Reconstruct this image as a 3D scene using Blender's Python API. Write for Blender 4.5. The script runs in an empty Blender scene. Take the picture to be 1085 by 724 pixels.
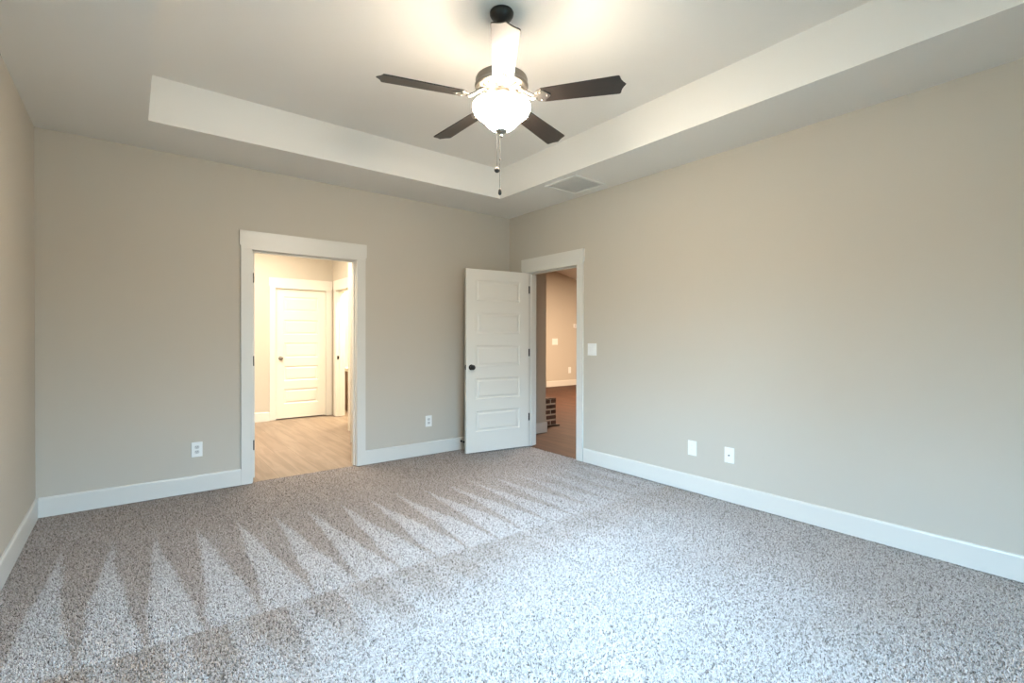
import bpy, bmesh, math, random
from mathutils import Matrix, Vector
random.seed(7)
R = math.radians
C = bpy.context.scene.collection

# ------------------------------------------------------------------ camera
cam_d = bpy.data.cameras.new('camera')
cam_d.sensor_width = 36.0
cam_d.lens = 515.55 / 1085 * 36.0
cam_d.clip_start = 0.02
cam = bpy.data.objects.new('camera', cam_d)
C.objects.link(cam)
cam.location = (0, 0, 1.2766)
_y, _t, _r = R(-38.0887), R(0.3743), R(0.1283)
_fw = Vector((-math.sin(_y)*math.cos(_t), math.cos(_y)*math.cos(_t), -math.sin(_t)))
_rt = Vector((math.cos(_y), math.sin(_y), 0))
_up = _rt.cross(_fw)
_rt2 = _rt*math.cos(_r) + _up*math.sin(_r)
_up2 = -_rt*math.sin(_r) + _up*math.cos(_r)
_m = Matrix((_rt2, _up2, -_fw)).transposed()
cam.rotation_euler = _m.to_euler()
bpy.context.scene.camera = cam

# ------------------------------------------------------------------ light settings
SKY_STRENGTH = 18.5
SKY_COL = (0.40, 0.67, 1.0, 1)
HORIZON_COL = (0.22, 0.33, 0.41, 1)
BOWL_STRENGTH = 78.0
BULB_W = 3.0
BOWL_COL = (1.0, 0.84, 0.67)
HALL_W = 76.0
LIVING_W = 215.0
vs = bpy.context.scene.view_settings
vs.view_transform = 'Standard'
vs.look = 'None'
vs.gamma = 1.0
vs.use_curve_mapping = False
vs.exposure = 1.18

world = bpy.data.worlds.new('daylight')
bpy.context.scene.world = world
world.use_nodes = True
wn = world.node_tree
wn.nodes.clear()
wo = wn.nodes.new('ShaderNodeOutputWorld')
wb = wn.nodes.new('ShaderNodeBackground')
wb.inputs['Strength'].default_value = SKY_STRENGTH
tc = wn.nodes.new('ShaderNodeTexCoord')
sx = wn.nodes.new('ShaderNodeSeparateXYZ')
cr = wn.nodes.new('ShaderNodeValToRGB')
cr.color_ramp.elements[0].position = 0.01
cr.color_ramp.elements[0].color = (0.06, 0.065, 0.06, 1)
cr.color_ramp.elements[1].position = 0.30
cr.color_ramp.elements[1].color = SKY_COL
e = cr.color_ramp.elements.new(0.10)
e.color = HORIZON_COL
wn.links.new(tc.outputs['Generated'], sx.inputs[0])
wn.links.new(sx.outputs['Z'], cr.inputs[0])
wn.links.new(cr.outputs[0], wb.inputs['Color'])
wn.links.new(wb.outputs[0], wo.inputs[0])

def area(name, loc, rot, sx_, sy_, power, col, portal=False):
    d = bpy.data.lights.new(name, 'AREA')
    d.shape = 'RECTANGLE'; d.size = sx_; d.size_y = sy_
    d.energy = power; d.color = col
    if portal: d.cycles.is_portal = True
    o = bpy.data.objects.new(name, d); C.objects.link(o)
    o.location = loc; o.rotation_euler = rot
    return o

# window opening in the left wall (outside the frame)
WY0, WY1, WZ0, WZ1 = 0.05, 1.85, 0.62, 2.15
area('window_daylight', (-0.70, (WY0+WY1)/2, (WZ0+WZ1)/2), (0, R(-90), 0), WZ1-WZ0, WY1-WY0, 1, (1, 1, 1), portal=True)
FX0, FX1 = 0.45, 2.25        # window in the front wall, behind the viewer
area('front_window_daylight', ((FX0+FX1)/2, -0.63, (WZ0+WZ1)/2), (R(90), 0, 0), FX1-FX0, WZ1-WZ0, 1, (1, 1, 1), portal=True)
area('hallway_ceiling_light', (1.05, 6.3, 2.735), (0, 0, 0), 1.8, 2.6, HALL_W, (1.0, 0.88, 0.72))
area('bathroom_ceiling_light', (3.2, 7.6, 2.735), (0, 0, 0), 0.4, 0.6, 60, (1.0, 0.87, 0.62))
area('living_room_ceiling_light', (8.0, 6.2, 3.0), (0, R(0), 0), 1.2, 1.2, LIVING_W, (1.0, 0.74, 0.52))

# ------------------------------------------------------------------ materials
def mat(name, col, rough=0.6, metal=0.0, bump=None, spec=0.5, coat=0.0, var=None):
    m = bpy.data.materials.new(name); m.use_nodes = True
    nt = m.node_tree; p = nt.nodes['Principled BSDF']
    p.inputs['Base Color'].default_value = (*col, 1)
    p.inputs['Roughness'].default_value = rough
    p.inputs['Metallic'].default_value = metal
    p.inputs['Specular IOR Level'].default_value = spec
    p.inputs['Coat Weight'].default_value = coat
    t = nt.nodes.new('ShaderNodeTexCoord')
    if var:
        n = nt.nodes.new('ShaderNodeTexNoise'); n.inputs['Scale'].default_value = var[0]
        n.inputs['Detail'].default_value = 4
        mx = nt.nodes.new('ShaderNodeMix'); mx.data_type = 'RGBA'
        mx.inputs[6].default_value = tuple(c*(1-var[1]) for c in col) + (1,)
        mx.inputs[7].default_value = tuple(min(1, c*(1+var[1])) for c in col) + (1,)
        nt.links.new(t.outputs['Object'], n.inputs['Vector'])
        nt.links.new(n.outputs['Fac'], mx.inputs[0])
        nt.links.new(mx.outputs[2], p.inputs['Base Color'])
    if bump:
        n = nt.nodes.new('ShaderNodeTexNoise'); n.inputs['Scale'].default_value = bump[0]
        n.inputs['Detail'].default_value = 3
        b = nt.nodes.new('ShaderNodeBump'); b.inputs['Strength'].default_value = bump[1]
        b.inputs['Distance'].default_value = bump[2]
        nt.links.new(t.outputs['Object'], n.inputs['Vector'])
        nt.links.new(n.outputs['Fac'], b.inputs['Height'])
        nt.links.new(b.outputs[0], p.inputs['Normal'])
    return m

M = {}
M['wall'] = mat('greige_wall_paint', (0.53, 0.482, 0.405), 0.75, bump=(180, 0.15, 0.001), spec=0.3, var=(0.6, 0.015))
M['ceiling'] = mat('ceiling_paint', (0.79, 0.765, 0.715), 0.85, bump=(150, 0.15, 0.001), spec=0.2)
M['trim'] = mat('white_trim_paint', (0.68, 0.655, 0.595), 0.35, spec=0.5, var=(2.0, 0.01))
M['door'] = mat('white_door_paint', (0.72, 0.69, 0.62), 0.38, spec=0.5, var=(2.0, 0.01))
M['plate'] = mat('white_plastic', (0.82, 0.82, 0.79), 0.3, spec=0.5, var=(9.0, 0.01))
M['slot'] = mat('socket_slot_dark', (0.06, 0.055, 0.05), 0.6, var=(30, 0.1))
M['slot_grey'] = mat('socket_face_grey', (0.60, 0.60, 0.58), 0.4, var=(30, 0.03))
M['bronze'] = mat('black_bronze', (0.018, 0.016, 0.014), 0.32, metal=0.3, var=(25, 0.15))
M['chain'] = mat('dull_chain_metal', (0.05, 0.045, 0.04), 0.7, metal=0.0, var=(40, 0.08))
M['pewter'] = mat('brushed_pewter', (0.26, 0.24, 0.21), 0.45, metal=1.0, var=(40, 0.08))
M['nickel'] = mat('satin_nickel', (0.33, 0.31, 0.28), 0.36, metal=1.0, var=(40, 0.05))
M['counter'] = mat('white_counter', (0.85, 0.84, 0.80), 0.25, var=(6, 0.03))
M['cabinet'] = mat('brown_cabinet', (0.30, 0.19, 0.12), 0.45, var=(8, 0.2))
M['vent'] = mat('white_enamel', (0.80, 0.78, 0.73), 0.4, var=(9.0, 0.01))
M['duct'] = mat('grey_filter', (0.40, 0.39, 0.37), 0.8, var=(20, 0.1))
M['grass'] = mat('dry_lawn', (0.15, 0.14, 0.10), 0.9, var=(3, 0.4), bump=(60, 0.5, 0.02))
M['siding'] = mat('exterior_frame_white', (0.75, 0.76, 0.76), 0.5, var=(5, 0.02))

def blade_material():
    m = bpy.data.materials.new('espresso_wood_blade'); m.use_nodes = True
    nt = m.node_tree; p = nt.nodes['Principled BSDF']
    t = nt.nodes.new('ShaderNodeTexCoord'); mp = nt.nodes.new('ShaderNodeMapping')
    mp.inputs['Scale'].default_value = (3, 45, 45)
    n = nt.nodes.new('ShaderNodeTexNoise'); n.inputs['Scale'].default_value = 1.5; n.inputs['Detail'].default_value = 6
    c = nt.nodes.new('ShaderNodeValToRGB')
    c.color_ramp.elements[0].color = (0.006, 0.004, 0.003, 1)
    c.color_ramp.elements[1].color = (0.024, 0.016, 0.011, 1)
    nt.links.new(t.outputs['Object'], mp.inputs[0]); nt.links.new(mp.outputs[0], n.inputs['Vector'])
    nt.links.new(n.outputs['Fac'], c.inputs[0]); nt.links.new(c.outputs[0], p.inputs['Base Color'])
    p.inputs['Roughness'].default_value = 0.42
    p.inputs['Coat Weight'].default_value = 0.45
    p.inputs['Coat Roughness'].default_value = 0.30
    return m
M['blade'] = blade_material()

def emissive(name, col, strength):
    m = bpy.data.materials.new(name); m.use_nodes = True
    nt = m.node_tree; p = nt.nodes['Principled BSDF']
    p.inputs['Base Color'].default_value = (0.9, 0.87, 0.8, 1)
    p.inputs['Roughness'].default_value = 0.3
    # a frosted glass bowl lit from within: slight cloudiness
    t = nt.nodes.new('ShaderNodeTexCoord'); n = nt.nodes.new('ShaderNodeTexNoise')
    n.inputs['Scale'].default_value = 9
    mx = nt.nodes.new('ShaderNodeMix'); mx.data_type = 'RGBA'
    mx.inputs[6].default_value = (col[0]*.92, col[1]*.92, col[2]*.92, 1)
    mx.inputs[7].default_value = (*col, 1)
    nt.links.new(t.outputs['Object'], n.inputs['Vector']); nt.links.new(n.outputs['Fac'], mx.inputs[0])
    nt.links.new(mx.outputs[2], p.inputs['Emission Color'])
    p.inputs['Emission Strength'].default_value = strength
    return m
M['bowl_inside'] = mat('frosted_glass_inside', (0.80, 0.78, 0.74), 0.6, var=(9, 0.01))
M['bowl'] = emissive('lit_frosted_glass', BOWL_COL, BOWL_STRENGTH)

def glass_material():
    # thin architectural pane: clear, with a fresnel reflection
    m = bpy.data.materials.new('window_glass'); m.use_nodes = True
    nt = m.node_tree; nt.nodes.clear()
    o = nt.nodes.new('ShaderNodeOutputMaterial'); t = nt.nodes.new('ShaderNodeBsdfTransparent')
    g = nt.nodes.new('ShaderNodeBsdfGlossy'); f = nt.nodes.new('ShaderNodeFresnel'); x = nt.nodes.new('ShaderNodeMixShader')
    t.inputs['Color'].default_value = (0.96, 0.98, 0.97, 1); g.inputs['Roughness'].default_value = 0.02
    f.inputs['IOR'].default_value = 1.45
    nt.links.new(f.outputs[0], x.inputs[0]); nt.links.new(t.outputs[0], x.inputs[1]); nt.links.new(g.outputs[0], x.inputs[2])
    nt.links.new(x.outputs[0], o.inputs['Surface'])
    return m
M['glass'] = glass_material()

def N(nt, typ, **kw):
    n = nt.nodes.new(typ)
    for k, v in kw.items(): setattr(n, k, v)
    return n
def math_node(nt, op, a, b=None, c=None, clamp=False):
    n = nt.nodes.new('ShaderNodeMath'); n.operation = op; n.use_clamp = clamp
    for i, v in enumerate((a, b, c)):
        if v is None: continue
        if isinstance(v, (int, float)): n.inputs[i].default_value = v
        else: nt.links.new(v, n.inputs[i])
    return n.outputs[0]
def smooth(nt, v, lo, hi):
    n = nt.nodes.new('ShaderNodeMapRange'); n.interpolation_type = 'SMOOTHSTEP'
    nt.links.new(v, n.inputs[0]); n.inputs[1].default_value = lo; n.inputs[2].default_value = hi
    return n.outputs[0]
def mixc(nt, f, a, b):
    n = nt.nodes.new('ShaderNodeMix'); n.data_type = 'RGBA'
    if isinstance(f, (int, float)): n.inputs[0].default_value = f
    else: nt.links.new(f, n.inputs[0])
    for i, v in ((6, a), (7, b)):
        if isinstance(v, tuple): n.inputs[i].default_value = v
        else: nt.links.new(v, n.inputs[i])
    return n.outputs[2]

def carpet_material(name, pile):
    """Speckled frieze carpet with zigzag vacuum tracks, their nap shading put into the colour; the pile takes each tuft's root position from its UV."""
    m = bpy.data.materials.new(name); m.use_nodes = True
    nt = m.node_tree; p = nt.nodes['Principled BSDF']; L = nt.links
    t = N(nt, 'ShaderNodeTexCoord')
    co = t.outputs['UV' if pile else 'Object']
    s = N(nt, 'ShaderNodeSeparateXYZ'); L.new(co, s.inputs[0])
    # wobble for the track edges
    wob = N(nt, 'ShaderNodeTexNoise'); wob.inputs['Scale'].default_value = 2.2; wob.inputs['Detail'].default_value = 3
    L.new(co, wob.inputs['Vector'])
    w = math_node(nt, 'MULTIPLY_ADD', wob.outputs['Fac'], 0.07, -0.035)
    wob2 = N(nt, 'ShaderNodeTexNoise'); wob2.inputs['Scale'].default_value = 60; wob2.inputs['Detail'].default_value = 2
    L.new(co, wob2.inputs['Vector'])
    wf = math_node(nt, 'MULTIPLY_ADD', wob2.outputs['Fac'], 0.05, -0.025)
    x = math_node(nt, 'ADD', math_node(nt, 'ADD', s.outputs['X'], w), wf)
    y = math_node(nt, 'ADD', math_node(nt, 'ADD', s.outputs['Y'], math_node(nt, 'MULTIPLY', w, 0.35)), wf)
    # upper band: light triangles, broad at y = 2.5, apex at about 3.85
    h = math_node(nt, 'DIVIDE', math_node(nt, 'SUBTRACT', y, 2.5), math_node(nt, 'MULTIPLY_ADD', s.outputs['X'], -0.10, 1.42))
    ph = math_node(nt, 'FRACT', math_node(nt, 'DIVIDE', math_node(nt, 'ADD', x, 4.51), 0.2275))
    c_ = math_node(nt, 'MULTIPLY_ADD', h, -0.14, 0.50)
    dd = math_node(nt, 'ABSOLUTE', math_node(nt, 'SUBTRACT', ph, c_))
    half = math_node(nt, 'MULTIPLY_ADD', h, -0.50, 0.50)
    tri = smooth(nt, math_node(nt, 'SUBTRACT', half, dd), -0.05, 0.08)
    up = math_node(nt, 'GREATER_THAN', y, 2.5)
    up = smooth(nt, y, 2.485, 2.515)
    # lower band: dark triangles hanging from the same line, fading out
    h2 = math_node(nt, 'DIVIDE', math_node(nt, 'SUBTRACT', 2.5, y), 1.25)
    ph2 = math_node(nt, 'FRACT', math_node(nt, 'DIVIDE', math_node(nt, 'ADD', x, 4.46), 0.2400))
    edge = math_node(nt, 'MULTIPLY_ADD', h2, 0.75, 0.30)
    dark = smooth(nt, math_node(nt, 'SUBTRACT', ph2, edge), -0.05, 0.06)
    fade = smooth(nt, h2, 1.0, 0.25)
    fadex = smooth(nt, s.outputs['X'], 1.9, 0.2)
    dark = math_node(nt, 'MULTIPLY', dark, math_node(nt, 'MULTIPLY', fade, math_node(nt, 'MULTIPLY_ADD', fadex, 0.65, 0.25)))
    low = math_node(nt, 'ADD', math_node(nt, 'MULTIPLY_ADD', dark, -0.62, 0.52), smooth(nt, h2, 0.05, 0.75), clamp=True)
    low = math_node(nt, 'MINIMUM', low, 0.86)
    nap = N(nt, 'ShaderNodeMix'); nap.data_type = 'FLOAT'
    L.new(up, nap.inputs[0]); L.new(low, nap.inputs[2]); 
    fx2 = smooth(nt, s.outputs['X'], 3.3, 1.8)
    tri2 = math_node(nt, 'ADD', math_node(nt, 'MULTIPLY', tri, math_node(nt, 'MULTIPLY_ADD', fx2, 0.6, 0.4)), math_node(nt, 'MULTIPLY_ADD', fx2, -0.28, 0.28), clamp=True)
    L.new(tri2, nap.inputs[3])
    # broad drifts
    dr = N(nt, 'ShaderNodeTexNoise'); dr.inputs['Scale'].default_value = 1.6; dr.inputs['Detail'].default_value = 3
    L.new(co, dr.inputs['Vector'])
    napv = math_node(nt, 'MULTIPLY_ADD', math_node(nt, 'SUBTRACT', dr.outputs['Fac'], 0.5), 0.75, nap.outputs[0], clamp=True)
    # yarn speckle: cells of different browns, greys and creams
    mp = N(nt, 'ShaderNodeMapping'); mp.inputs['Scale'].default_value = (1, 1, 1)
    L.new(co, mp.inputs[0])
    dn = N(nt, 'ShaderNodeTexNoise'); dn.inputs['Scale'].default_value = 110; dn.inputs['Detail'].default_value = 2
    L.new(mp.outputs[0], dn.inputs['Vector'])
    va = N(nt, 'ShaderNodeVectorMath', operation='MULTIPLY_ADD')
    L.new(dn.outputs['Color'], va.inputs[0]); va.inputs[1].default_value = (0.012, 0.012, 0.0); L.new(mp.outputs[0], va.inputs[2])
    if pile:
        vo = N(nt, 'ShaderNodeTexWhiteNoise'); vo.noise_dimensions = '2D'; L.new(co, vo.inputs['Vector'])
    else:
        vo = N(nt, 'ShaderNodeTexVoronoi'); vo.inputs['Scale'].default_value = 150; L.new(va.outputs[0], vo.inputs['Vector'])
    sv = N(nt, 'ShaderNodeSeparateColor'); L.new(vo.outputs['Color'], sv.inputs[0])
    cl = N(nt, 'ShaderNodeTexNoise'); cl.inputs['Scale'].default_value = 72; cl.inputs['Detail'].default_value = 3
    L.new(co, cl.inputs['Vector'])
    f = math_node(nt, 'ADD', math_node(nt, 'MULTIPLY', sv.outputs[0], 0.55), math_node(nt, 'MULTIPLY_ADD', cl.outputs['Fac'], 1.5, -0.52))
    ramp = N(nt, 'ShaderNodeValToRGB')
    cols = [(0.0, (0.085, 0.067, 0.055, 1)), (0.21, (0.21, 0.178, 0.152, 1)), (0.38, (0.42, 0.385, 0.355, 1)), (0.57, (0.64, 0.60, 0.57, 1)), (1.0, (0.76, 0.725, 0.695, 1))]
    ramp.color_ramp.elements[0].position = 0; ramp.color_ramp.elements[0].color = cols[0][1]
    ramp.color_ramp.elements[1].position = 1; ramp.color_ramp.elements[1].color = cols[-1][1]
    for q, c in cols[1:-1]:
        e = ramp.color_ramp.elements.new(q); e.color = c
    L.new(f, ramp.inputs[0])
    lo = N(nt, 'ShaderNodeMix'); lo.data_type = 'RGBA'; lo.blend_type = 'MULTIPLY'; lo.inputs[0].default_value = 1
    L.new(ramp.outputs[0], lo.inputs[6]); lo.inputs[7].default_value = (0.74, 0.665, 0.60, 1)
    col = mixc(nt, napv, lo.outputs[2], ramp.outputs[0])  # nap shading of the vacuum tracks painted as a darker brown tint
    L.new(col, p.inputs['Base Color'])
    p.inputs['Roughness'].default_value = 0.95
    p.inputs['Specular IOR Level'].default_value = 0.1
    p.inputs['Sheen Weight'].default_value = 0.15
    if pile: return m
    b = N(nt, 'ShaderNodeBump'); b.inputs['Strength'].default_value = 0.7; b.inputs['Distance'].default_value = 0.005
    L.new(f, b.inputs['Height']); L.new(b.outputs[0], p.inputs['Normal'])
    return m
M['carpet'] = carpet_material('carpet_backing', False)
M['pile'] = carpet_material('speckled_carpet_pile', True)

def planks(name, c1, c2, c3, width, rough):
    m = bpy.data.materials.new(name); m.use_nodes = True
    nt = m.node_tree; p = nt.nodes['Principled BSDF']; L = nt.links
    t = N(nt, 'ShaderNodeTexCoord')
    mp = N(nt, 'ShaderNodeMapping'); mp.inputs['Rotation'].default_value = (0, 0, R(90))
    L.new(t.outputs['Object'], mp.inputs[0])
    br = N(nt, 'ShaderNodeTexBrick'); br.inputs['Scale'].default_value = 1.0
    br.inputs['Brick Width'].default_value = 1.2; br.inputs['Row Height'].default_value = width
    br.inputs['Mortar Size'].default_value = 0.0015; br.inputs['Mortar'].default_value = tuple(c*0.4 for c in c1) + (1,)
    br.inputs['Color1'].default_value = (*c1, 1); br.inputs['Color2'].default_value = (*c2, 1); br.offset = 0.37
    L.new(mp.outputs[0], br.inputs['Vector'])
    mg = N(nt, 'ShaderNodeMapping'); mg.inputs['Scale'].default_value = (9, 0.9, 1); L.new(t.outputs['Object'], mg.inputs[0])
    n = N(nt, 'ShaderNodeTexNoise'); n.inputs['Scale'].default_value = 1.6; n.inputs['Detail'].default_value = 6; n.inputs['Distortion'].default_value = 0.6
    L.new(mg.outputs[0], n.inputs['Vector'])
    r = smooth(nt, n.outputs['Fac'], 0.35, 0.68)
    col = mixc(nt, math_node(nt, 'MULTIPLY', r, 0.6), br.outputs['Color'], (*c3, 1))
    L.new(col, p.inputs['Base Color']); p.inputs['Roughness'].default_value = rough; p.inputs['Specular IOR Level'].default_value = 0.3
    return m
M['oak'] = planks('light_oak_planks', (0.235, 0.175, 0.13), (0.28, 0.215, 0.165), (0.155, 0.11, 0.08), 0.18, 0.42)
M['walnut'] = planks('brown_hardwood_planks', (0.066, 0.028, 0.015), (0.086, 0.037, 0.021), (0.040, 0.016, 0.009), 0.13, 0.65)

def brick_material():
    m = bpy.data.materials.new('red_brown_brick'); m.use_nodes = True
    nt = m.node_tree; p = nt.nodes['Principled BSDF']; L = nt.links
    t = N(nt, 'ShaderNodeTexCoord'); oi = N(nt, 'ShaderNodeTexNoise'); oi.inputs['Scale'].default_value = 7
    oi.inputs['Detail'].default_value = 5
    L.new(t.outputs['Object'], oi.inputs['Vector'])
    c = N(nt, 'ShaderNodeValToRGB')
    c.color_ramp.elements[0].position = 0.3; c.color_ramp.elements[0].color = (0.045, 0.022, 0.016, 1)
    c.color_ramp.elements[1].position = 0.72; c.color_ramp.elements[1].color = (0.20, 0.13, 0.10, 1)
    L.new(oi.outputs['Fac'], c.inputs[0]); L.new(c.outputs[0], p.inputs['Base Color']); p.inputs['Roughness'].default_value = 0.9
    return m
M['brick'] = brick_material()
M['mortar'] = mat('pale_mortar', (0.74, 0.64, 0.54), 0.95, var=(30, 0.1), bump=(200, 0.4, 0.002))
M['slate'] = mat('dark_stone_toe', (0.05, 0.03, 0.022), 0.7, var=(10, 0.3))

# ------------------------------------------------------------------ mesh helpers
def box(bm, x0, x1, y0, y1, z0, z1, bevel=0.0):
    if x0 > x1: x0, x1 = x1, x0
    if y0 > y1: y0, y1 = y1, y0
    b = bmesh.new()
    bmesh.ops.create_cube(b, size=1)
    for v in b.verts:
        v.co = Vector(((x0+x1)/2 + v.co.x*(x1-x0), (y0+y1)/2 + v.co.y*(y1-y0), (z0+z1)/2 + v.co.z*(z1-z0)))
    if bevel: bmesh.ops.bevel(b, geom=b.edges[:], offset=bevel, segments=2, affect='EDGES', profile=0.6)
    merge(bm, b)
def merge(bm, b, mtx=None):
    if mtx is not None: b.transform(mtx)
    me = bpy.data.meshes.new('tmp'); b.to_mesh(me); b.free(); bm.from_mesh(me); bpy.data.meshes.remove(me)
def prism(bm, pts, z0, z1, bevel=0.0, mtx=None):
    b = bmesh.new()
    lo = [b.verts.new((x, y, z0)) for x, y in pts]; hi = [b.verts.new((x, y, z1)) for x, y in pts]
    n = len(pts)
    b.faces.new(lo[::-1]); b.faces.new(hi)
    for i in range(n): b.faces.new((lo[i], lo[(i+1) % n], hi[(i+1) % n], hi[i]))
    bmesh.ops.recalc_face_normals(b, faces=b.faces[:])
    if bevel: bmesh.ops.bevel(b, geom=[e for e in b.edges if abs(e.verts[0].co.z-e.verts[1].co.z) < 1e-6], offset=bevel, segments=2, affect='EDGES')
    merge(bm, b, mtx)
def lathe(bm, prof, seg=48, mtx=None, smooth_=True):
    """prof: list of (r, z) from one end to the other"""
    b = bmesh.new(); rings = []
    for r, z in prof:
        if r < 1e-5: rings.append([b.verts.new((0, 0, z))])
        else: rings.append([b.verts.new((r*math.cos(2*math.pi*i/seg), r*math.sin(2*math.pi*i/seg), z)) for i in range(seg)])
    for a, c in zip(rings, rings[1:]):
        for i in range(seg):
            j = (i+1) % seg
            if len(a) == 1 and len(c) == 1: continue
            if len(a) == 1: f = b.faces.new((a[0], c[j], c[i]))
            elif len(c) == 1: f = b.faces.new((a[i], a[j], c[0]))
            else: f = b.faces.new((a[i], a[j], c[j], c[i]))
            f.smooth = smooth_
    bmesh.ops.recalc_face_normals(b, faces=b.faces[:])
    merge(bm, b, mtx)
def tube(bm, pts, r, seg=8):
    b = bmesh.new(); rings = []
    pts = [Vector(q) for q in pts]
    for i, q in enumerate(pts):
        d = (pts[min(i+1, len(pts)-1)] - pts[max(i-1, 0)]).normalized()
        u = d.orthogonal().normalized() if abs(d.z) > 0.99 else Vector((0, 0, 1)).cross(d).normalized()
        v = d.cross(u)
        rr = r[i] if isinstance(r, (list, tuple)) else r
        rings.append([b.verts.new(q + (u*math.cos(2*math.pi*k/seg) + v*math.sin(2*math.pi*k/seg))*rr) for k in range(seg)])
    for a, c in zip(rings, rings[1:]):
        for k in range(seg):
            f = b.faces.new((a[k], a[(k+1) % seg], c[(k+1) % seg], c[k])); f.smooth = True
    b.faces.new(rings[0][::-1]); b.faces.new(rings[-1])
    bmesh.ops.recalc_face_normals(b, faces=b.faces[:])
    merge(bm, b)
def obj(name, bm, m, parent=None, label=None):
    me = bpy.data.meshes.new(name); bm.to_mesh(me); bm.free()
    for mm in (m if isinstance(m, (list, tuple)) else [m]): me.materials.append(mm)
    o = bpy.data.objects.new(name, me); C.objects.link(o)
    if parent is not None: o.parent = parent
    if label: o['label'] = label
    return o
def struct(name, bm, m, label=None, cat=None):
    o = obj(name, bm, m); o['kind'] = 'structure'
    if label: o['label'] = label
    if cat: o['category'] = cat
    return o
def empty(name, loc, rz, label, cat, kind=None, group=None):
    o = bpy.data.objects.new(name, None); C.objects.link(o)
    o.empty_display_size = 0.1
    o.location = loc; o.rotation_euler = (0, 0, rz); o['label'] = label; o['category'] = cat
    if kind: o['kind'] = kind
    if group: o['group'] = group
    return o

# ------------------------------------------------------------------ dimensions
X0, X1, Y0, Y1 = -0.5308, 3.6951, -0.46, 4.7666
H, TH, WT = 2.7553, 3.0696, 0.115
DH, HT = 2.045, 2.208
T1, T2, TY0, TY1 = 0.0982, 3.0912, 0.16, 4.143
A1, B1 = 0.842, 1.765          # hallway doorway in the back wall
A2, B2 = 3.601, 4.408          # living room doorway in the right wall
J = 0.018                      # jamb thickness
HB = 8.20                      # far wall of the hallway
HX, HXN = 2.64, 2.36           # right walls of the hallway (far part, near part)
YD = 4.95                      # living room partition

def wall_x(name, y0, y1, xa, xb, z1, openings, label, m='wall'):
    """wall running along x, openings = [(x0, x1, z0, z1)]"""
    bm = bmesh.new(); cur = xa
    for a, b, c, d in sorted(openings):
        box(bm, cur, a, y0, y1, 0, z1)
        if c > 0: box(bm, a, b, y0, y1, 0, c)
        box(bm, a, b, y0, y1, d, z1); cur = b
    box(bm, cur, xb, y0, y1, 0, z1)
    return struct(name, bm, M[m], label, 'wall')
def wall_y(name, x0, x1, ya, yb, z1, openings, label, m='wall'):
    bm = bmesh.new(); cur = ya
    for a, b, c, d in sorted(openings):
        box(bm, x0, x1, cur, a, 0, z1)
        if c > 0: box(bm, x0, x1, a, b, 0, c)
        box(bm, x0, x1, a, b, d, z1); cur = b
    box(bm, x0, x1, cur, yb, 0, z1)
    return struct(name, bm, M[m], label, 'wall')

# ------------------------------------------------------------------ bedroom shell
bm = bmesh.new(); box(bm, X0-WT, X1+WT*0.35, Y0-WT, Y1+0.04, -0.12, -0.010)
struct('floor', bm, M['carpet'], 'bedroom floor under the carpet pile', 'floor')

def carpet_pile():
    import numpy as np
    rng = np.random.default_rng(3)
    sp = 0.009
    gx = np.arange(X0+0.020, X1+0.016, sp); gy = np.arange(Y0+0.018, Y1+0.036, sp)
    x, y = [q.ravel() for q in np.meshgrid(gx, gy)]
    x = x + rng.uniform(-.5, .5, x.size)*sp; y = y + rng.uniform(-.5, .5, y.size)*sp
    ok = ((x < X1-0.020) | ((y > A2+0.006) & (y < B2-0.006))) & ((y < Y1-0.020) | ((x > A1+0.006) & (x < B1-0.006)))
    ok &= ~((x > X1-0.02) & (y > Y1-0.02))
    x, y = x[ok], y[ok]; n = x.size
    h = rng.uniform(0.009, 0.0145, n); la = rng.uniform(0, 2*np.pi, n); lt = rng.uniform(0, 0.65, n)*h
    mid = np.stack([x+np.cos(la)*lt*.4, y+np.sin(la)*lt*.4, -0.012+h*0.55], 1)
    tip = np.stack([x+np.cos(la)*lt, y+np.sin(la)*lt, -0.012+h], 1)
    root = np.stack([x, y, np.full(n, -0.0115)], 1)
    r0 = rng.uniform(0.0024, 0.0036, n); a0 = rng.uniform(0, 2*np.pi, n)
    V = np.empty((n, 7, 3))
    for k in range(3):
        c = np.stack([np.cos(a0+k*2.0944), np.sin(a0+k*2.0944), np.zeros(n)], 1)
        V[:, k] = root + c*r0[:, None]*0.8
        V[:, 3+k] = mid + c*r0[:, None]*1.15
    V[:, 6] = tip
    F = []
    base = np.arange(n)[:, None]*7
    quads = np.array([[0, 1, 4, 3], [1, 2, 5, 4], [2, 0, 3, 5]]); tris = np.array([[3, 4, 6], [4, 5, 6], [5, 3, 6]])
    idx = np.concatenate([quads.ravel(), tris.ravel()])            # 21 loops per tuft
    loops = (base + idx[None, :]).ravel().astype(np.int32)
    starts = (np.arange(n)[:, None]*21 + np.array([0, 4, 8, 12, 15, 18])[None, :]).ravel().astype(np.int32)
    me = bpy.data.meshes.new('carpet_pile')
    me.vertices.add(n*7); me.vertices.foreach_set('co', V.astype(np.float32).ravel())
    me.loops.add(n*21); me.loops.foreach_set('vertex_index', loops)
    me.polygons.add(n*6); me.polygons.foreach_set('loop_start', starts)
    me.update(calc_edges=True)
    uv = me.uv_layers.new(name='root')
    uv.data.foreach_set('uv', np.repeat(np.stack([x, y], 1), 21, axis=0).astype(np.float32).ravel())
    me.materials.append(M['pile'])
    o = bpy.data.objects.new('carpet_pile', me); C.objects.link(o)
    o['kind'] = 'stuff'; o['category'] = 'carpet'
    o['label'] = 'speckled grey and brown carpet pile with zigzag vacuum tracks over the bedroom floor'
carpet_pile()
wall_x('wall_back', Y1, Y1+WT, X0-WT, X1+WT, H, [(A1-J, B1+J, 0, DH+J)], 'greige back wall with the hallway doorway', )
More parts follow.
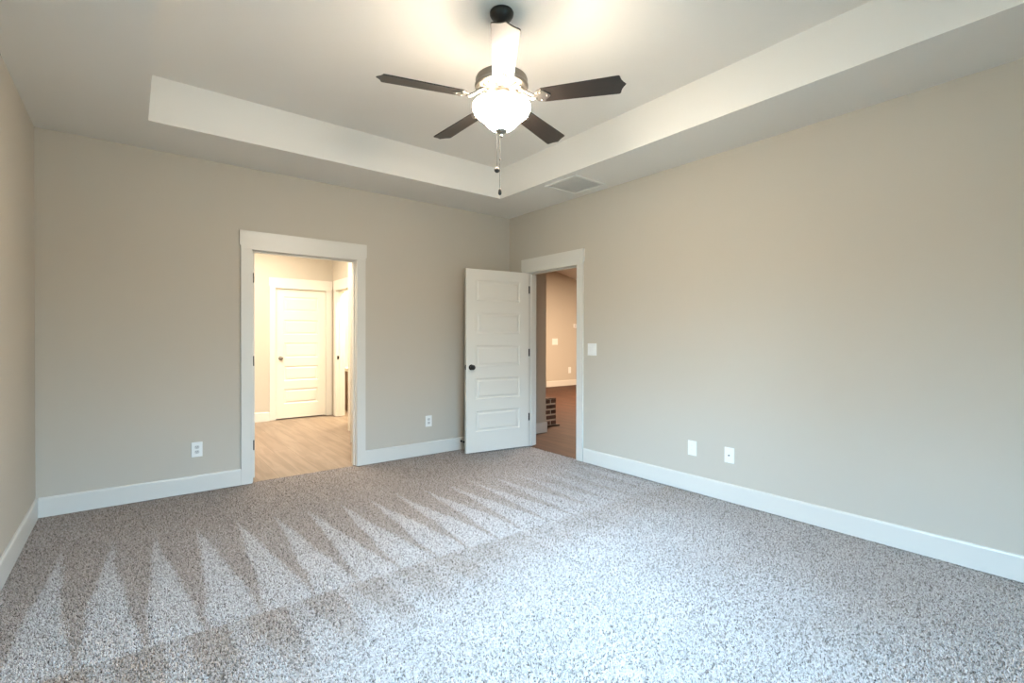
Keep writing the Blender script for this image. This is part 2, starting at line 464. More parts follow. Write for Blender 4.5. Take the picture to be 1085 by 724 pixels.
wall_y('wall_right', X1, X1+WT, Y0-WT, Y1, H, [(A2-J, B2+J, 0, DH+J)], 'long greige right wall with doorway and outlets')
wall_y('wall_left', X0-WT, X0, Y0, Y1, H, [(WY0, WY1, WZ0, WZ1)], 'greige left wall at the edge of view')
wall_x('wall_front', Y0-WT, Y0, X0-WT, X1, H, [(FX0, FX1, WZ0, WZ1)], 'greige wall behind the viewer')
bm = bmesh.new()
xa, xb, ya, yb = X0-WT, X1+WT, Y0-WT, Y1+WT
box(bm, xa, T1, ya, yb, H, TH); box(bm, T2, xb, ya, yb, H, TH)
box(bm, T1, T2, ya, TY0, H, TH); box(bm, T1, T2, TY1, yb, H, TH)
box(bm, xa, xb, ya, yb, TH, TH+0.1)
struct('ceiling', bm, M['ceiling'], 'white tray ceiling with a recessed centre panel', 'ceiling')

def baseboard(name, p0, p1, nrm, label, z=0.0, h=0.14, t=0.015):
    """board from p0 to p1 (xy) sticking out along nrm"""
    p0, p1, n = Vector((*p0, 0)), Vector((*p1, 0)), Vector((*nrm, 0))
    d = (p1-p0); L_ = d.length; d.normalize()
    prof = [(0, 0), (t, 0), (t, h-0.012), (t-0.003, h-0.004), (t-0.007, h), (0, h)]
    bm = bmesh.new()
    a = [bm.verts.new(p0 + n*u + Vector((0, 0, z+w))) for u, w in prof]
    b = [bm.verts.new(p1 + n*u + Vector((0, 0, z+w))) for u, w in prof]
    for i in range(6): bm.faces.new((a[i], a[(i+1) % 6], b[(i+1) % 6], b[i]))
    bm.faces.new(a[::-1]); bm.faces.new(b)
    bmesh.ops.recalc_face_normals(bm, faces=bm.faces[:])
    return struct(name, bm, M['trim'], label, 'baseboard')
CW = 0.092
baseboard('baseboard_back_left', (X0+0.015, Y1), (A1-CW, Y1), (0, -1), 'white baseboard on the back wall left of the hallway doorway')
baseboard('baseboard_back_right', (B1+CW, Y1), (X1, Y1), (0, -1), 'white baseboard on the back wall between the two doorways')
baseboard('baseboard_right', (X1, Y0), (X1, A2-CW-0.01), (-1, 0), 'long white baseboard along the right wall')
baseboard('baseboard_left', (X0, Y0), (X0, Y1), (1, 0), 'white baseboard along the left wall')
baseboard('baseboard_right_corner', (X1, B2+CW+0.01), (X1, Y1-0.015), (-1, 0), 'short white baseboard in the corner behind the open door')
baseboard('baseboard_front', (X0+0.015, Y0), (X1-0.015, Y0), (0, 1), 'white baseboard on the wall behind the viewer')

def casing(name, w, mtx, label, both=True, depth=WT, cw=CW, stop=0.07):
    """door lining and flat casing; local x along the wall (0..w), y into the wall, z up; y=0 is the room face"""
    e = empty(name, (0, 0, 0), 0, label, 'door trim', 'structure')
    def part(n, bm):
        bm.transform(mtx); bmesh.ops.recalc_face_normals(bm, faces=bm.faces[:]); return obj(n, bm, M['trim'], e)
    faces = [(-0.018, 0.0, -1)] + ([(depth, depth+0.018, 1)] if both else [])
    for y0, y1, sgn in faces:
        for a, b in ((-cw, -0.004), (w+0.004, w+cw)):
            bm = bmesh.new(); box(bm, a, b, y0, y1, 0, DH+0.004, 0.002); part('side_casing', bm)
        pts = [(-cw, DH+0.004), (w+cw, DH+0.004), (w+cw, DH+0.033), (w+cw+0.010, DH+0.033), (w+cw+0.010, HT), (-cw-0.010, HT), (-cw-0.010, DH+0.033), (-cw, DH+0.033)]
        bm = bmesh.new()
        ya, yb_ = (y0-0.004, y1) if sgn < 0 else (y0, y1+0.004)
        prism(bm, pts, -yb_, -ya, 0.0, Matrix.Rotation(R(90), 4, 'X'))
        part('header_casing', bm)
    for a, b in ((-J, 0), (w, w+J)):
        bm = bmesh.new(); box(bm, a, b, 0, depth, 0, DH+J, 0.001); part('jamb', bm)
    bm = bmesh.new(); box(bm, 0, w, 0, depth, DH, DH+J, 0.001); part('head_jamb', bm)
    bm = bmesh.new()
    s0, s1 = stop, stop+0.035
    box(bm, 0, 0.011, s0, s1, 0, DH); box(bm, w-0.011, w, s0, s1, 0, DH); box(bm, 0.011, w-0.011, s0, s1, DH-0.011, DH)
    part('door_stop_strip', bm)
    return e

def M4(ox, oy, xdir, ydir):
    return Matrix(((xdir[0], ydir[0], 0, ox), (xdir[1], ydir[1], 0, oy), (0, 0, 1, 0), (0, 0, 0, 1)))
casing('trim_1', B1-A1, M4(A1, Y1, (1, 0), (0, 1)), 'white flat casing around the hallway doorway in the back wall', stop=0.04)
casing('trim_2', B2-A2, M4(X1, A2, (0, 1), (1, 0)), 'white flat casing around the living room doorway in the right wall', stop=0.045)

# ------------------------------------------------------------------ panel doors
def door_slab(w, h=2.03, t=0.035):
    bm = bmesh.new()
    st, top, bot, g = 0.118, 0.118, 0.225, 0.132
    ph = (h-top-bot-4*g)/5
    for side in (0, 1):
        def P(x, z, d):
            return bm.verts.new((x, d if side == 0 else t-d, z))
        def quad(x0, x1, z0, z1, d=0): bm.faces.new((P(x0, z0, d), P(x1, z0, d), P(x1, z1, d), P(x0, z1, d)))
        quad(0, st, 0, h); quad(w-st, w, 0, h)
        z = bot; quad(st, w-st, 0, bot)
        for k in range(5):
            rings = [(0, 0), (0.008, 0.007), (0.022, 0.009), (0.040, 0.002)]
            vs_ = []
            for ins, d in rings:
                vs_.append([P(st+ins, z+ins, d), P(w-st-ins, z+ins, d), P(w-st-ins, z+ph-ins, d), P(st+ins, z+ph-ins, d)])
            for a, b in zip(vs_, vs_[1:]):
                for i in range(4): bm.faces.new((a[i], a[(i+1) % 4], b[(i+1) % 4], b[i]))
            bm.faces.new(vs_[-1])
            z += ph
            if k < 4: quad(st, w-st, z, z+g); z += g
        quad(st, w-st, z, h)
    for a in ((0, 0), (w, w)):
        bm.faces.new([bm.verts.new(c) for c in ((a[0], 0, 0), (a[0], t, 0), (a[0], t, h), (a[0], 0, h))])
    for zz in (0, h):
        bm.faces.new([bm.verts.new(c) for c in ((0, 0, zz), (w, 0, zz), (w, t, zz), (0, t, zz))])
    bmesh.ops.remove_doubles(bm, verts=bm.verts[:], dist=1e-5)
    bmesh.ops.recalc_face_normals(bm, faces=bm.faces[:])
    return bm
def knob_bm(x, z, t=0.035, side=-1):
    bm = bmesh.new()
    prof = [(0, 0), (0.030, 0), (0.031, 0.004), (0.026, 0.008), (0.012, 0.011), (0.010, 0.022), (0.014, 0.028), (0.025, 0.036), (0.0285, 0.046), (0.026, 0.056), (0.016, 0.063), (0, 0.065)]
    if side < 0: mt = Matrix.Translation((x, 0, z)) @ Matrix.Rotation(R(90), 4, 'X')
    else: mt = Matrix.Translation((x, t, z)) @ Matrix.Rotation(R(-90), 4, 'X')
    lathe(bm, prof, 28, mt)
    return bm
def make_door(name, w, loc, rz, label, knob_x, sides=(-1, 1), hinges=None, knobmat='bronze', latch=True, z0=0.012):
    e = empty(name, (loc[0], loc[1], z0), rz, label, 'door', 'structure')
    obj('door_slab', door_slab(w), M['door'], e)
    for s in sides: obj('door_knob', knob_bm(knob_x, 0.945, side=s), M[knobmat], e, 'round black door knob')
    bm = bmesh.new(); lx = w if knob_x > w/2 else 0
    box(bm, lx-0.0012, lx+0.0012, 0.006, 0.029, 0.918, 0.972, 0.0004)
    box(bm, lx-0.004, lx+0.006, 0.011, 0.024, 0.935, 0.955, 0.002)
    if latch: obj('latch_plate', bm, M['bronze'], e)
    else: bm.free()
    for hz in (0.25, 1.01, 1.76):
        if hinges == 'plate':     # leaf plates let into the hinge edge, knuckle at one side
            bm = bmesh.new(); box(bm, -0.0015, 0.002, 0.003, 0.034, hz, hz+0.09, 0.0003)
            tube(bm, [(-0.004, 0.0385, hz-0.003), (-0.004, 0.0385, hz+0.093)], 0.0055, 12)
            obj('hinge', bm, M['bronze'], e, 'black hinge')
        elif hinges == 'knuckle':
            bm = bmesh.new(); tube(bm, [(-0.004, -0.004, hz-0.003), (-0.004, -0.004, hz+0.093)], 0.006, 12)
            box(bm, -0.003, 0.0005, 0.0, 0.031, hz, hz+0.09)
            obj('hinge', bm, M['bronze'], e, 'black hinge')
    return e
# open bedroom door, hinged on the far jamb of the right doorway
D1P, D1R = (3.682, 4.412), R(180-8.2)
d1 = make_door('door_1', 0.80, D1P, D1R, 'open white five-panel door swung into the bedroom beside the right doorway', 0.74)
inv = (Matrix.Translation((D1P[0], D1P[1], 0.012)) @ Matrix.Rotation(D1R, 4, 'Z')).inverted()
for hz in (0.305, 1.065, 1.805):
    bm = bmesh.new()
    box(bm, 3.6965, 3.722, 4.4055, 4.4078, hz, hz+0.088)
    tube(bm, [(3.6885, 4.4085, hz-0.003), (3.6885, 4.4085, hz+0.091)], 0.0055, 12)
    bm.transform(inv); obj('hinge', bm, M['bronze'], d1, 'black hinge plate on the jamb')
make_door('door_2', 0.915, (0.881, 4.892), R(90), 'white door folded back into the hallway, only its hinged edge showing', 0.85, hinges='plate')

# ------------------------------------------------------------------ hallway and bathroom
bm = bmesh.new(); box(bm, -0.12, 3.86, Y1+0.04, 9.05, -0.12, -0.006)
struct('floor_hallway', bm, M['oak'], 'light oak plank floor of the hallway', 'floor')
bm = bmesh.new(); box(bm, -0.12, 3.86, Y1+WT, 9.05, H, H+0.1)
struct('ceiling_hallway', bm, M['ceiling'], 'white hallway ceiling', 'ceiling')
wall_y('wall_hallway_left', -0.115, 0.0, Y1+WT, HB, H, [], 'greige left wall of the hallway')
A3, B3 = 1.772, 2.532
wall_x('wall_hallway_back', HB, HB+WT, -0.115, HX, H, [(A3-J, B3+J, 0, DH+J)], 'greige end wall of the hallway with a closed white door')
wall_x('hallway_light_block', HB+WT, HB+WT+0.1, 1.2, HX, H, [], 'added unseen panel behind the closed hallway door, blocking outside light')  # added panel, keeps sky light from leaking round the closed door
A4, B4 = 7.24, 7.985
wall_y('wall_hallway_right', HX, HX+WT, 6.60, 9.0, H, [(A4-J, B4+J, 0, DH+J)], 'greige right wall of the hallway with the bathroom doorway')
A5, B5 = 5.775, 6.575
wall_y('wall_hallway_near', HXN, HXN+WT, Y1+WT, 6.60, H, [(A5-J, B5+0.001, 0, DH+J)], 'greige near right wall of the hallway with a closet')
wall_x('wall_hallway_jog', 6.60, 6.68, HXN, HX, H, [], 'short return of the hallway wall')
wall_y('wall_closet', 3.10, 3.18, Y1+WT, 6.60, H, [], 'closet back wall')
wall_x('wall_bathroom_front', 6.60, 6.68, HX+WT, 3.75, H, [], 'bathroom front wall')
wall_y('wall_bathroom_right', 3.75, 3.80, 6.60, 9.0, H, [], 'bathroom right wall')
wall_x('wall_bathroom_back', 8.90, 9.0, HX+WT, 3.75, H, [], 'warm lit bathroom back wall')
casing('trim_3', B3-A3, M4(A3, HB, (1, 0), (0, 1)), 'white casing around the closed door at the end of the hallway', both=False, stop=0.055)
casing('trim_4', B4-A4, M4(HX, A4, (0, 1), (1, 0)), 'white casing around the bathroom doorway in the hallway', stop=0.045)
make_door('door_3', B3-A3-0.006, (A3+0.003, HB+0.018), 0, 'closed white five-panel door at the end of the hallway', 0.068, sides=(-1,), knobmat='pewter')
make_door('door_4', 0.792, (2.356, 6.568), R(250.1), 'white closet door standing ajar in the hallway, seen edge-on', 0.735, sides=(1,), latch=False)
baseboard('baseboard_hallway_back', (0.0, HB), (A3-CW, HB), (0, -1), 'white baseboard on the hallway end wall', z=-0.006)
baseboard('baseboard_hallway_right', (HX, 6.70), (HX, A4-CW-0.01), (-1, 0), 'white baseboard on the hallway right wall', z=-0.006)
bm = bmesh.new(); box(bm, HX+0.004, HX+0.034, B4-0.004, B4+0.001, 0.93, 0.985)
obj_strike = obj('strike_plate', bm, M['bronze'], None); obj_strike['label'] = 'small black strike plate on the bathroom door jamb'; obj_strike['category'] = 'strike plate'

van = empty('bathroom_vanity', (3.34, 8.62, -0.006), 0, 'bathroom vanity with white counter and brown cabinet glimpsed through the far doorway', 'vanity')
bm = bmesh.new(); box(bm, -0.36, 0.40, -0.22, 0.275, 0.10, 0.70, 0.002); box(bm, -0.34, 0.38, -0.17, 0.275, 0, 0.10)
obj('cabinet_body', bm, M['cabinet'], van)
for a, b in ((-0.345, 0.010), (0.020, 0.385)):
    bm = bmesh.new(); box(bm, a, b, -0.240, -0.221, 0.12, 0.56, 0.002)
    d = obj('cabinet_door', bm, M['cabinet'], van)
    bm = bmesh.new(); box(bm, a+0.06, b-0.06, -0.246, -0.240, 0.18, 0.50, 0.004); obj('door_panel', bm, M['cabinet'], d)
bm = bmesh.new(); box(bm, -0.345, 0.385, -0.240, -0.221, 0.58, 0.69, 0.002); obj('drawer_front', bm, M['counter'], van, 'pale drawer front')
bm = bmesh.new(); box(bm, -0.385, 0.405, -0.26, 0.275, 0.70, 0.755, 0.006); obj('countertop', bm, M['counter'], van, 'white countertop')

# ------------------------------------------------------------------ living room seen through the right doorway
bm = bmesh.new(); box(bm, X1+0.02, 12.0, 1.5, 10.0, -0.12, -0.006)
struct('floor_living_room', bm, M['walnut'], 'brown hardwood floor of the living room', 'floor')
bm = bmesh.new()
cz = lambda x: 3.095-0.224*(x-8.79)
prism(bm, [(3.5, cz(3.5)), (12.1, cz(12.1)), (12.1, cz(12.1)+0.15), (3.5, cz(3.5)+0.15)], -10.1, -1.4, 0, Matrix.Rotation(R(90), 4, 'X'))
bmesh.ops.recalc_face_normals(bm, faces=bm.faces[:])
struct('ceiling_living_room', bm, M['ceiling'], 'sloping living room ceiling', 'ceiling')
bm = bmesh.new(); box(bm, 8.585, 12.0, 9.5, 9.615, 0, 3.3); box(bm, 3.81, 8.585, 9.5, 9.615, 2.80, 4.3)
struct('wall_living_room_back', bm, M['wall'], 'far living room wall lit warm orange', 'wall')
wall_x('wall_living_room_alcove', 9.95, 10.05, 3.81, 12.0, 4.3, [], 'recessed wall beyond the opening in the far living room wall')
wall_y('wall_living_room_right', 12.0, 12.1, 1.4, 10.0, 3.2, [], 'right wall of the living room')
wall_x('wall_living_room_front', 1.4, 1.5, X1+WT, 12.0, 4.3, [], 'front wall of the living room')
bm = bmesh.new(); box(bm, X1+0.005, X1+WT, 1.4, 4.95, TH+0.1, 4.3)
struct('wall_living_room_upper', bm, M['wall'], 'upper living room wall above the bedroom', 'wall')
bm = bmesh.new(); box(bm, X1+0.106, 4.47, YD, 5.08, 0, 4.3); box(bm, X1+0.005, 3.85, Y1+WT, YD, 0, 4.3); box(bm, X1+0.17, 4.44, 5.08, 9.95, 0, 4.3)
struct('wall_living_room_partition', bm, M['wall'], 'shaded wall end just inside the right doorway', 'wall')
baseboard('baseboard_living_room_partition', (3.85, YD), (4.485, YD), (0, -1), 'white baseboard on the wall end just inside the right doorway', z=-0.006)
baseboard('baseboard_living_room_end', (4.47, YD), (4.47, 5.08), (1, 0), 'white baseboard wrapping the end of the partition', z=-0.006)
baseboard('baseboard_living_room_back', (8.585, 9.5), (12.0, 9.5), (0, -1), 'white baseboard on the far living room wall', z=-0.006, h=0.15)
baseboard('baseboard_living_room_alcove', (4.44, 9.95), (12.0, 9.95), (0, -1), 'white baseboard on the recessed far wall', z=-0.006, h=0.15)

hearth = empty('brick_hearth', (4.70, 5.43, -0.006), 0, 'low brick hearth with pale mortar on the living room floor', 'hearth')
hx0, hx1, hy0, hy1 = -0.22, 0.205, -0.22, 0.20
bm = bmesh.new(); box(bm, hx0+0.008, hx1-0.008, hy0+0.008, hy1-0.008, 0.02, 0.405); obj('mortar_core', bm, M['mortar'], hearth, 'pale mortar')
bm = bmesh.new(); rh, bl, bd = 0.0775, 0.205, 0.095
def clipbox(x0, x1, y0, y1, z0, z1):
    if x1-x0 > 0.012 and y1-y0 > 0.012: box(bm, x0, x1, y0, y1, z0, z1, 0.003)
for r in range(5):
    z0 = 0.030 + r*rh; z1 = z0 + rh - 0.024
    off = (0.0 if r % 2 else 0.105)
    x = hx1
    k = 0
    while x > hx0+0.02:                      # front course, laid from the free corner
        l = (0.095 if (k == 0 and r % 2 == 0) else bl-0.02)
        clipbox(max(x-l, hx0), x, hy0, hy0+0.05, z0, z1); x -= l+0.020; k += 1
    y = hy0+0.07
    while y < hy1-0.02:
        clipbox(hx1-0.05, hx1, y, min(y+bl-0.02, hy1), z0, z1); y += bl
x = hx1
while x > hx0+0.02:
    clipbox(max(x-0.19, hx0), x, hy0, hy0+0.19, 0.398, 0.412); clipbox(max(x-0.19, hx0), x, hy0+0.21, hy1, 0.398, 0.412); x -= 0.21
obj('brickwork', bm, M['brick'], hearth)
bm = bmesh.new(); box(bm, hx0, hx1+0.05, hy0-0.03, hy1, 0.0, 0.024, 0.003); obj('base_slab', bm, M['slate'], hearth, 'dark base slab')

# ------------------------------------------------------------------ window in the left wall, outside the frame
def window(name, w, mtx, label):
    """local x along the wall, y out of the room, z up from the sill"""
    f, h = 0.05, WZ1-WZ0
    def fin(bm): bm.transform(mtx); bmesh.ops.recalc_face_normals(bm, faces=bm.faces[:]); return bm
    bm = bmesh.new()
    box(bm, 0, w, 0.03, 0.09, 0, f); box(bm, 0, w, 0.03, 0.09, h-f, h)
    for a in (0, w/2-f/2, w-f): box(bm, a, a+f, 0.03, 0.09, f, h-f)
    win = struct(name, fin(bm), M['siding'], label, 'window')
    bm = bmesh.new()
    box(bm, -0.09, 0, -0.018, 0.002, -0.02, h, 0.002); box(bm, w, w+0.09, -0.018, 0.002, -0.02, h, 0.002)
    box(bm, -0.10, w+0.10, -0.022, 0.002, h, h+0.13, 0.002); box(bm, -0.10, w+0.10, -0.035, 0.03, -0.045, -0.02, 0.003)
    obj('window_casing', fin(bm), M['trim'], win)
    bm = bmesh.new(); box(bm, f, w-f, 0.059, 0.063, f, h-f); obj('window_pane', fin(bm), M['glass'], win, 'clear glass')
def M4z(ox, oy, oz, xd, yd): return Matrix.Translation((0, 0, oz)) @ M4(ox, oy, xd, yd)
window('window_1', WY1-WY0, M4z(X0, WY0, WZ0, (0, 1), (-1, 0)), 'white window in the left wall beside the viewer')
window('window_2', FX1-FX0, M4z(FX0, Y0, WZ0, (1, 0), (0, -1)), 'white window in the wall behind the viewer')
bm = bmesh.new(); box(bm, -30, X0-WT-0.02, -20, 25, -0.6, -0.5); box(bm, X0-WT-0.02, 30, -20, Y0-WT-0.05, -0.6, -0.5)
struct('ground', bm, M['grass'], 'dry lawn outside the windows', 'ground')

# ------------------------------------------------------------------ ceiling fan
FX, FY, FZ, FR, FT = 1.609, 2.151, 2.584, 0.668, R(162.66)
fan = empty('ceiling_fan', (FX, FY, 0), 0, 'five-blade ceiling fan with dark wood blades and a lit frosted glass bowl', 'ceiling fan')
bm = bmesh.new(); lathe(bm, [(0, TH), (0.062, TH), (0.066, TH-0.006), (0.065, TH-0.018), (0.056, TH-0.034), (0.040, TH-0.047), (0.030, TH-0.052), (0.024, TH-0.060), (0, TH-0.060)])
obj('canopy', bm, M['bronze'], fan, 'black ceiling canopy')
bm = bmesh.new(); tube(bm, [(0, 0, TH-0.055), (0, 0, 2.74)], 0.0135, 16); obj('downrod', bm, M['bronze'], fan)
bm = bmesh.new(); lathe(bm, [(0, 2.765), (0.032, 2.765), (0.036, 2.755), (0.040, 2.735), (0.085, 2.727), (0.122, 2.716), (0.139, 2.704), (0.143, 2.694), (0.143, 2.662), (0.1445, 2.660), (0.1445, 2.654), (0.140, 2.650), (0.128, 2.640), (0.100, 2.632), (0.060, 2.628), (0, 2.628)], 64)
housing = obj('motor_housing', bm, M['pewter'], fan, 'brushed pewter motor housing')
bm = bmesh.new(); lathe(bm, [(0.1425, 2.668), (0.1470, 2.665), (0.1470, 2.660), (0.1425, 2.657)], 64); obj('trim_ring', bm, M['nickel'], housing)
bm = bmesh.new()
for k in range(20):                          # raised ribs round the underside of the housing
    a = k*2*math.pi/20
    b = bmesh.new(); box(b, 0.075, 0.125, -0.004, 0.004, 2.624, 2.640, 0.002); merge(bm, b, Matrix.Rotation(a, 4, 'Z'))
obj('vent_ribs', bm, M['nickel'], housing)
bm = bmesh.new(); lathe(bm, [(0, 2.63), (0.048, 2.63), (0.050, 2.622), (0.046, 2.580), (0.072, 2.566), (0.075, 2.562), (0.072, 2.559), (0, 2.557)], 48)
for k in range(3):
    b = bmesh.new(); box(b, 0.045, 0.150, -0.006, 0.006, 2.561, 2.564, 0.001); merge(bm, b, Matrix.Rotation(FT+R(36)+k*2*math.pi/3, 4, 'Z'))
for k in range(3):
    d = bpy.data.lights.new('bulb_light', 'POINT'); d.energy = BULB_W; d.color = BOWL_COL[:3]; d.shadow_soft_size = 0.022
    lo_ = bpy.data.objects.new('bulb_light', d); C.objects.link(lo_); lo_.parent = fan
    a_ = FT+R(96)+k*2*math.pi/3; lo_.location = (0.096*math.cos(a_), 0.096*math.sin(a_), 2.526)
obj('light_fitter', bm, M['nickel'], fan, 'nickel light fitter with three arms')
bm = bmesh.new(); lathe(bm, [(0.148, 2.560), (0.152, 2.560), (0.158, 2.554), (0.1595, 2.546), (0.156, 2.530), (0.144, 2.510), (0.124, 2.494), (0.106, 2.480), (0.092, 2.464), (0.078, 2.448), (0.058, 2.431), (0.034, 2.419), (0.0, 2.414)], 64)
outer = bm
bi = bmesh.new(); lathe(bi, [(0.148, 2.560), (0.151, 2.554), (0.1555, 2.546), (0.152, 2.531), (0.140, 2.513), (0.120, 2.498), (0.102, 2.484), (0.088, 2.468), (0.074, 2.452), (0.055, 2.436), (0.032, 2.424), (0.0, 2.419)], 64)
for f_ in bi.faces: f_.material_index = 1
merge(outer, bi)
obj('glass_bowl', outer, [M['bowl'], M['bowl_inside']], fan, 'glowing frosted glass bowl')
bm = bmesh.new(); lathe(bm, [(0, 2.424), (0.030, 2.424), (0.0335, 2.4195), (0.030, 2.413), (0.018, 2.407), (0.008, 2.403), (0.0065, 2.396), (0.0095, 2.391), (0.0085, 2.385), (0.004, 2.381), (0, 2.380)], 32)
obj('finial', bm, M['nickel'], fan, 'nickel finial under the bowl')
# pull chains: fine beads on a cord with a fob
_v = Vector((math.cos(R(-38.09)), math.sin(R(-38.09)), 0))   # direction across the room
for off, z1, kind in ((-0.008, 2.090, 'fob'), (-0.024, 2.205, 'ball')):
    cx, cy = _v.x*off, _v.y*off
    bm = bmesh.new(); tube(bm, [(cx, cy, 2.405), (cx, cy, z1)], 0.0009, 6)
    z = 2.400
    while z > z1:
        bmesh.ops.create_icosphere(bm, subdivisions=1, radius=0.0016, matrix=Matrix.Translation((cx, cy, z))); z -= 0.0062
    if kind == 'fob': bmesh.ops.create_uvsphere(bm, u_segments=12, v_segments=8, radius=0.0048, matrix=Matrix.Translation((cx, cy, 2.262)))
    ch = obj('pull_chain', bm, M['chain'], fan)
    bm = bmesh.new()
    if kind == 'fob': lathe(bm, [(0, 0.012), (0.004, 0.011), (0.007, 0.004), (0.0095, -0.008), (0.009, -0.018), (0.005, -0.024), (0, -0.025)], 20, Matrix.Translation((cx, cy, z1)))
    else: lathe(bm, [(0, 0.014), (0.009, 0.0125), (0.0145, 0.004), (0.0155, -0.003), (0.013, -0.011), (0.006, -0.0155), (0, -0.016)], 20, Matrix.Translation((cx, cy, z1)))
    fb = obj('chain_fob', bm, M['bronze'] if kind == 'fob' else M['chain'], ch)
PITCH = R(-12)
def blade_outline():
    half = [(0.196, 0.030), (0.206, 0.040), (0.216, 0.043), (0.226, 0.052), (0.300, 0.0545), (0.420, 0.0585), (0.540, 0.0625), (0.628, 0.0655), (0.636, 0.064), (0.641, 0.056), (0.643, 0.044), (0.648, 0.030), (0.656, 0.016), (FR, 0.0)]
    root = [(0.204, 0.018), (0.210, 0.0)]
    up = [root[1], root[0]] + half
    return up + [(x, -y) for x, y in reversed(up[1:-1])]
def iron_outline():
    h = [(0.190, 0.020), (0.202, 0.036), (0.216, 0.040), (0.228, 0.046), (0.240, 0.040), (0.246, 0.027), (0.258, 0.022), (0.268, 0.012), (0.276, 0.0)]
    return [(0.182, 0.0)] + h + [(x, -y) for x, y in reversed(h[:-1])]
for k in range(5):
    a = FT + k*2*math.pi/5
    base = Matrix.Rotation(a, 4, 'Z') @ Matrix.Translation((0, 0, FZ)) @ Matrix.Rotation(PITCH, 4, 'X')
    bm = bmesh.new(); prism(bm, blade_outline(), 0, 0.0065, 0.0012)
    o = obj('fan_blade', bm, M['blade'], fan); o.matrix_local = base
    bm = bmesh.new(); prism(bm, iron_outline(), -0.0045, -0.0003, 0.0008)
    for sx_, sy_ in ((0.222, 0.028), (0.222, -0.028), (0.258, 0)):
        bmesh.ops.create_uvsphere(bm, u_segments=12, v_segments=6, radius=0.0055, matrix=Matrix.Translation((sx_, sy_, -0.0045)) @ Matrix.Diagonal((1, 1, 0.6, 1)))
    # two curved arms from the housing down to the plate
    for s in (-1, 1):
        tube(bm, [(0.085, s*0.012, 0.046), (0.115, s*0.017, 0.040), (0.140, s*0.020, 0.026), (0.160, s*0.020, 0.008), (0.180, s*0.016, -0.001), (0.200, s*0.010, -0.002)], [0.009, 0.009, 0.008, 0.008, 0.007, 0.005], 10)
    o = obj('blade_arm', bm, M['nickel'], fan, 'nickel blade arm'); o.matrix_local = base

# ------------------------------------------------------------------ ceiling vent
vent = empty('ceiling_vent', (3.365, 3.315, H), 0, 'square white louvred air vent in the ceiling border near the right wall', 'air vent')
w = 0.208
bm = bmesh.new()
for m4 in range(4):
    b = bmesh.new(); prism(b, [(-w, -w), (w, -w), (w-0.028, -w+0.028), (-w+0.028, -w+0.028)], -0.011, 0.0, 0.002); merge(bm, b, Matrix.Rotation(m4*math.pi/2, 4, 'Z'))
obj('vent_frame', bm, M['vent'], vent)
bm = bmesh.new(); box(bm, -w+0.02, w-0.02, -w+0.02, w-0.02, -0.0015, -0.0003); obj('vent_backing', bm, M['duct'], vent)
for k in range(20):
    y = -w+0.036 + k*(2*w-0.072)/19
    bm = bmesh.new(); b = bmesh.new(); box(b, -w+0.026, w-0.026, -0.0075, 0.0075, -0.0006, 0.0006)
    merge(bm, b, Matrix.Translation((0, y, -0.0065)) @ Matrix.Rotation(R(8), 4, 'X')); obj('vent_slat', bm, M['vent'], vent)

# ------------------------------------------------------------------ wall plates (local x across, y out of the wall, z up)
def plate(name, loc, rz, label, cat, kind, w=0.078, h=0.122, group=None):
    e = empty(name, loc, rz, label, cat, group=group)
    bm = bmesh.new(); box(bm, -w/2, w/2, -0.0065, 0, -h/2, h/2, 0.003); obj('cover_plate', bm, M['plate'], e)
    if kind == 'outlet':
        for zc in (-0.0195, 0.0195):
            bm = bmesh.new(); pts = [(0.0168*math.cos(t), 0.0168*math.sin(t)) for t in [2*math.pi*i/28 for i in range(28)]]
            pts = [(x, max(-0.0138, min(0.0138, y))) for x, y in pts]
            prism(bm, pts, 0.0055, 0.0082, 0, Matrix.Translation((0, 0, zc)) @ Matrix.Rotation(R(90), 4, 'X'))
            s = obj('socket', bm, M['slot_grey'], e, 'grey-white socket face')
            bm = bmesh.new()
            for xx in (-0.0062, 0.0062): box(bm, xx-0.0014, xx+0.0014, -0.0086, -0.0078, zc+0.0005, zc+0.0085)
            bmesh.ops.create_uvsphere(bm, u_segments=10, v_segments=6, radius=0.0026, matrix=Matrix.Translation((0, -0.0078, zc-0.0065)))
            obj('socket_slots', bm, M['slot'], s, 'dark slots')
    elif kind == 'decora':
        bm = bmesh.new(); box(bm, -0.0168, 0.0168, -0.0085, -0.006, -0.033, 0.033, 0.001); s = obj('socket', bm, M['plate'], e)
        for zc in (-0.018, 0.018):
            bm = bmesh.new()
            for xx in (-0.006, 0.006): box(bm, xx-0.0012, xx+0.0012, -0.0089, -0.0082, zc, zc+0.008)
            obj('socket_slots', bm, M['slot_grey'], s)
    elif kind == 'cable':
        bm = bmesh.new(); box(bm, -0.0168, 0.0168, -0.0085, -0.006, -0.033, 0.033, 0.001); s = obj('insert', bm, M['plate'], e)
        bm = bmesh.new(); lathe(bm, [(0, 0), (0.0065, 0), (0.0065, 0.003), (0.0048, 0.003), (0.0048, 0.011), (0.0022, 0.011), (0, 0.009)], 18, Matrix.Translation((0, -0.0082, 0)) @ Matrix.Rotation(R(90), 4, 'X'))
        obj('coax_jack', bm, M['pewter'], e, 'dark metal cable jack')
    elif kind == 'switch':
        for xx in ((-0.023, 0.023) if w > 0.1 else (0,)):
            bm = bmesh.new(); box(bm, xx-0.0165, xx+0.0165, -0.0078, -0.006, -0.033, 0.033, 0.0008)
            prism(bm, [(-0.031, 0.0070), (0.031, 0.0070), (0.031, 0.0085), (0, 0.0098), (-0.031, 0.0120)], xx-0.0145, xx+0.0145, 0, Matrix(((0, 0, 1, 0), (0, -1, 0, 0), (1, 0, 0, 0), (0, 0, 0, 1))))
            obj('rocker', bm, M['plate'], e)
    return e
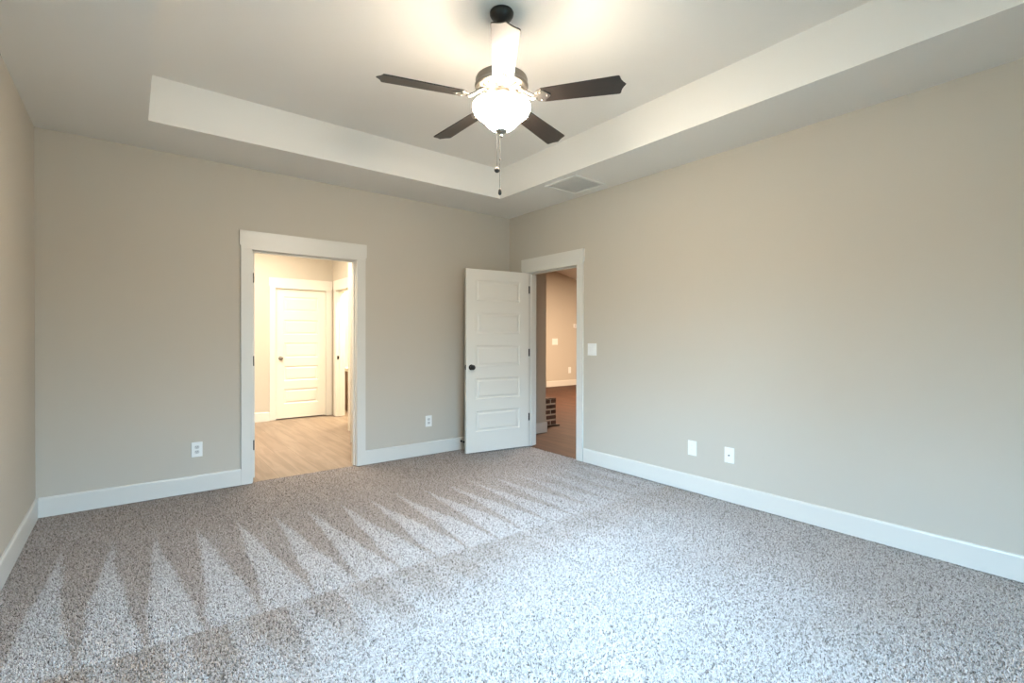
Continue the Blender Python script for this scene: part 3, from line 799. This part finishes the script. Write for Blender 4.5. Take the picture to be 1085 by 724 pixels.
plate('wall_outlet', (0.429, Y1, 0.352), 0, 'white electrical outlet on the back wall left of the hallway doorway', 'electrical outlet', 'outlet')
plate('wall_outlet', (2.573, Y1, 0.366), 0, 'white electrical outlet on the back wall between the two doorways', 'electrical outlet', 'outlet')
plate('wall_outlet', (X1, 2.265, 0.363), R(-90), 'white electrical outlet on the right wall, the one nearer the doorway', 'electrical outlet', 'decora')
plate('cable_plate', (X1, 1.945, 0.363), R(-90), 'white cable plate with one dark jack low on the right wall', 'wall plate', 'cable')
plate('light_switch', (X1, 3.39, 1.165), R(-90), 'white double rocker light switch beside the right doorway casing', 'light switch', 'switch', w=0.118)
plate('light_switch', (8.90, 9.5, 1.19), 0, 'small light switch on the orange-lit far living room wall', 'light switch', 'switch', w=0.20, h=0.17)
plate('wall_outlet', (9.45, 9.5, 0.41), 0, 'small electrical outlet low on the orange-lit far living room wall', 'electrical outlet', 'decora', w=0.10, h=0.17)

th = empty('thermostat', (9.66, 9.5, 1.62), 0, 'small white thermostat on the far living room wall at the doorway edge', 'thermostat')
bm = bmesh.new(); box(bm, -0.085, 0.085, -0.03, 0, -0.05, 0.05, 0.006); obj('thermostat_case', bm, M['plate'], th)
bm = bmesh.new(); box(bm, -0.06, 0.01, -0.0315, -0.029, -0.03, 0.03, 0.0005); obj('thermostat_screen', bm, M['slot_grey'], th, 'grey screen')

# springy door stop on the baseboard behind the open door
ds = empty('door_stop', (2.985, Y1-0.015, 0.095), 0, 'small black door stop on the baseboard behind the open door', 'door stop')
bm = bmesh.new(); lathe(bm, [(0, 0), (0.012, 0), (0.012, 0.004), (0.006, 0.008), (0.0048, 0.012), (0.0048, 0.055)], 16, Matrix.Rotation(R(90), 4, 'X')); obj('stem', bm, M['bronze'], ds)
bm = bmesh.new(); lathe(bm, [(0, 0.052), (0.0095, 0.052), (0.0105, 0.058), (0.0095, 0.068), (0, 0.070)], 16, Matrix.Rotation(R(90), 4, 'X')); obj('rubber_tip', bm, M['bronze'], ds)
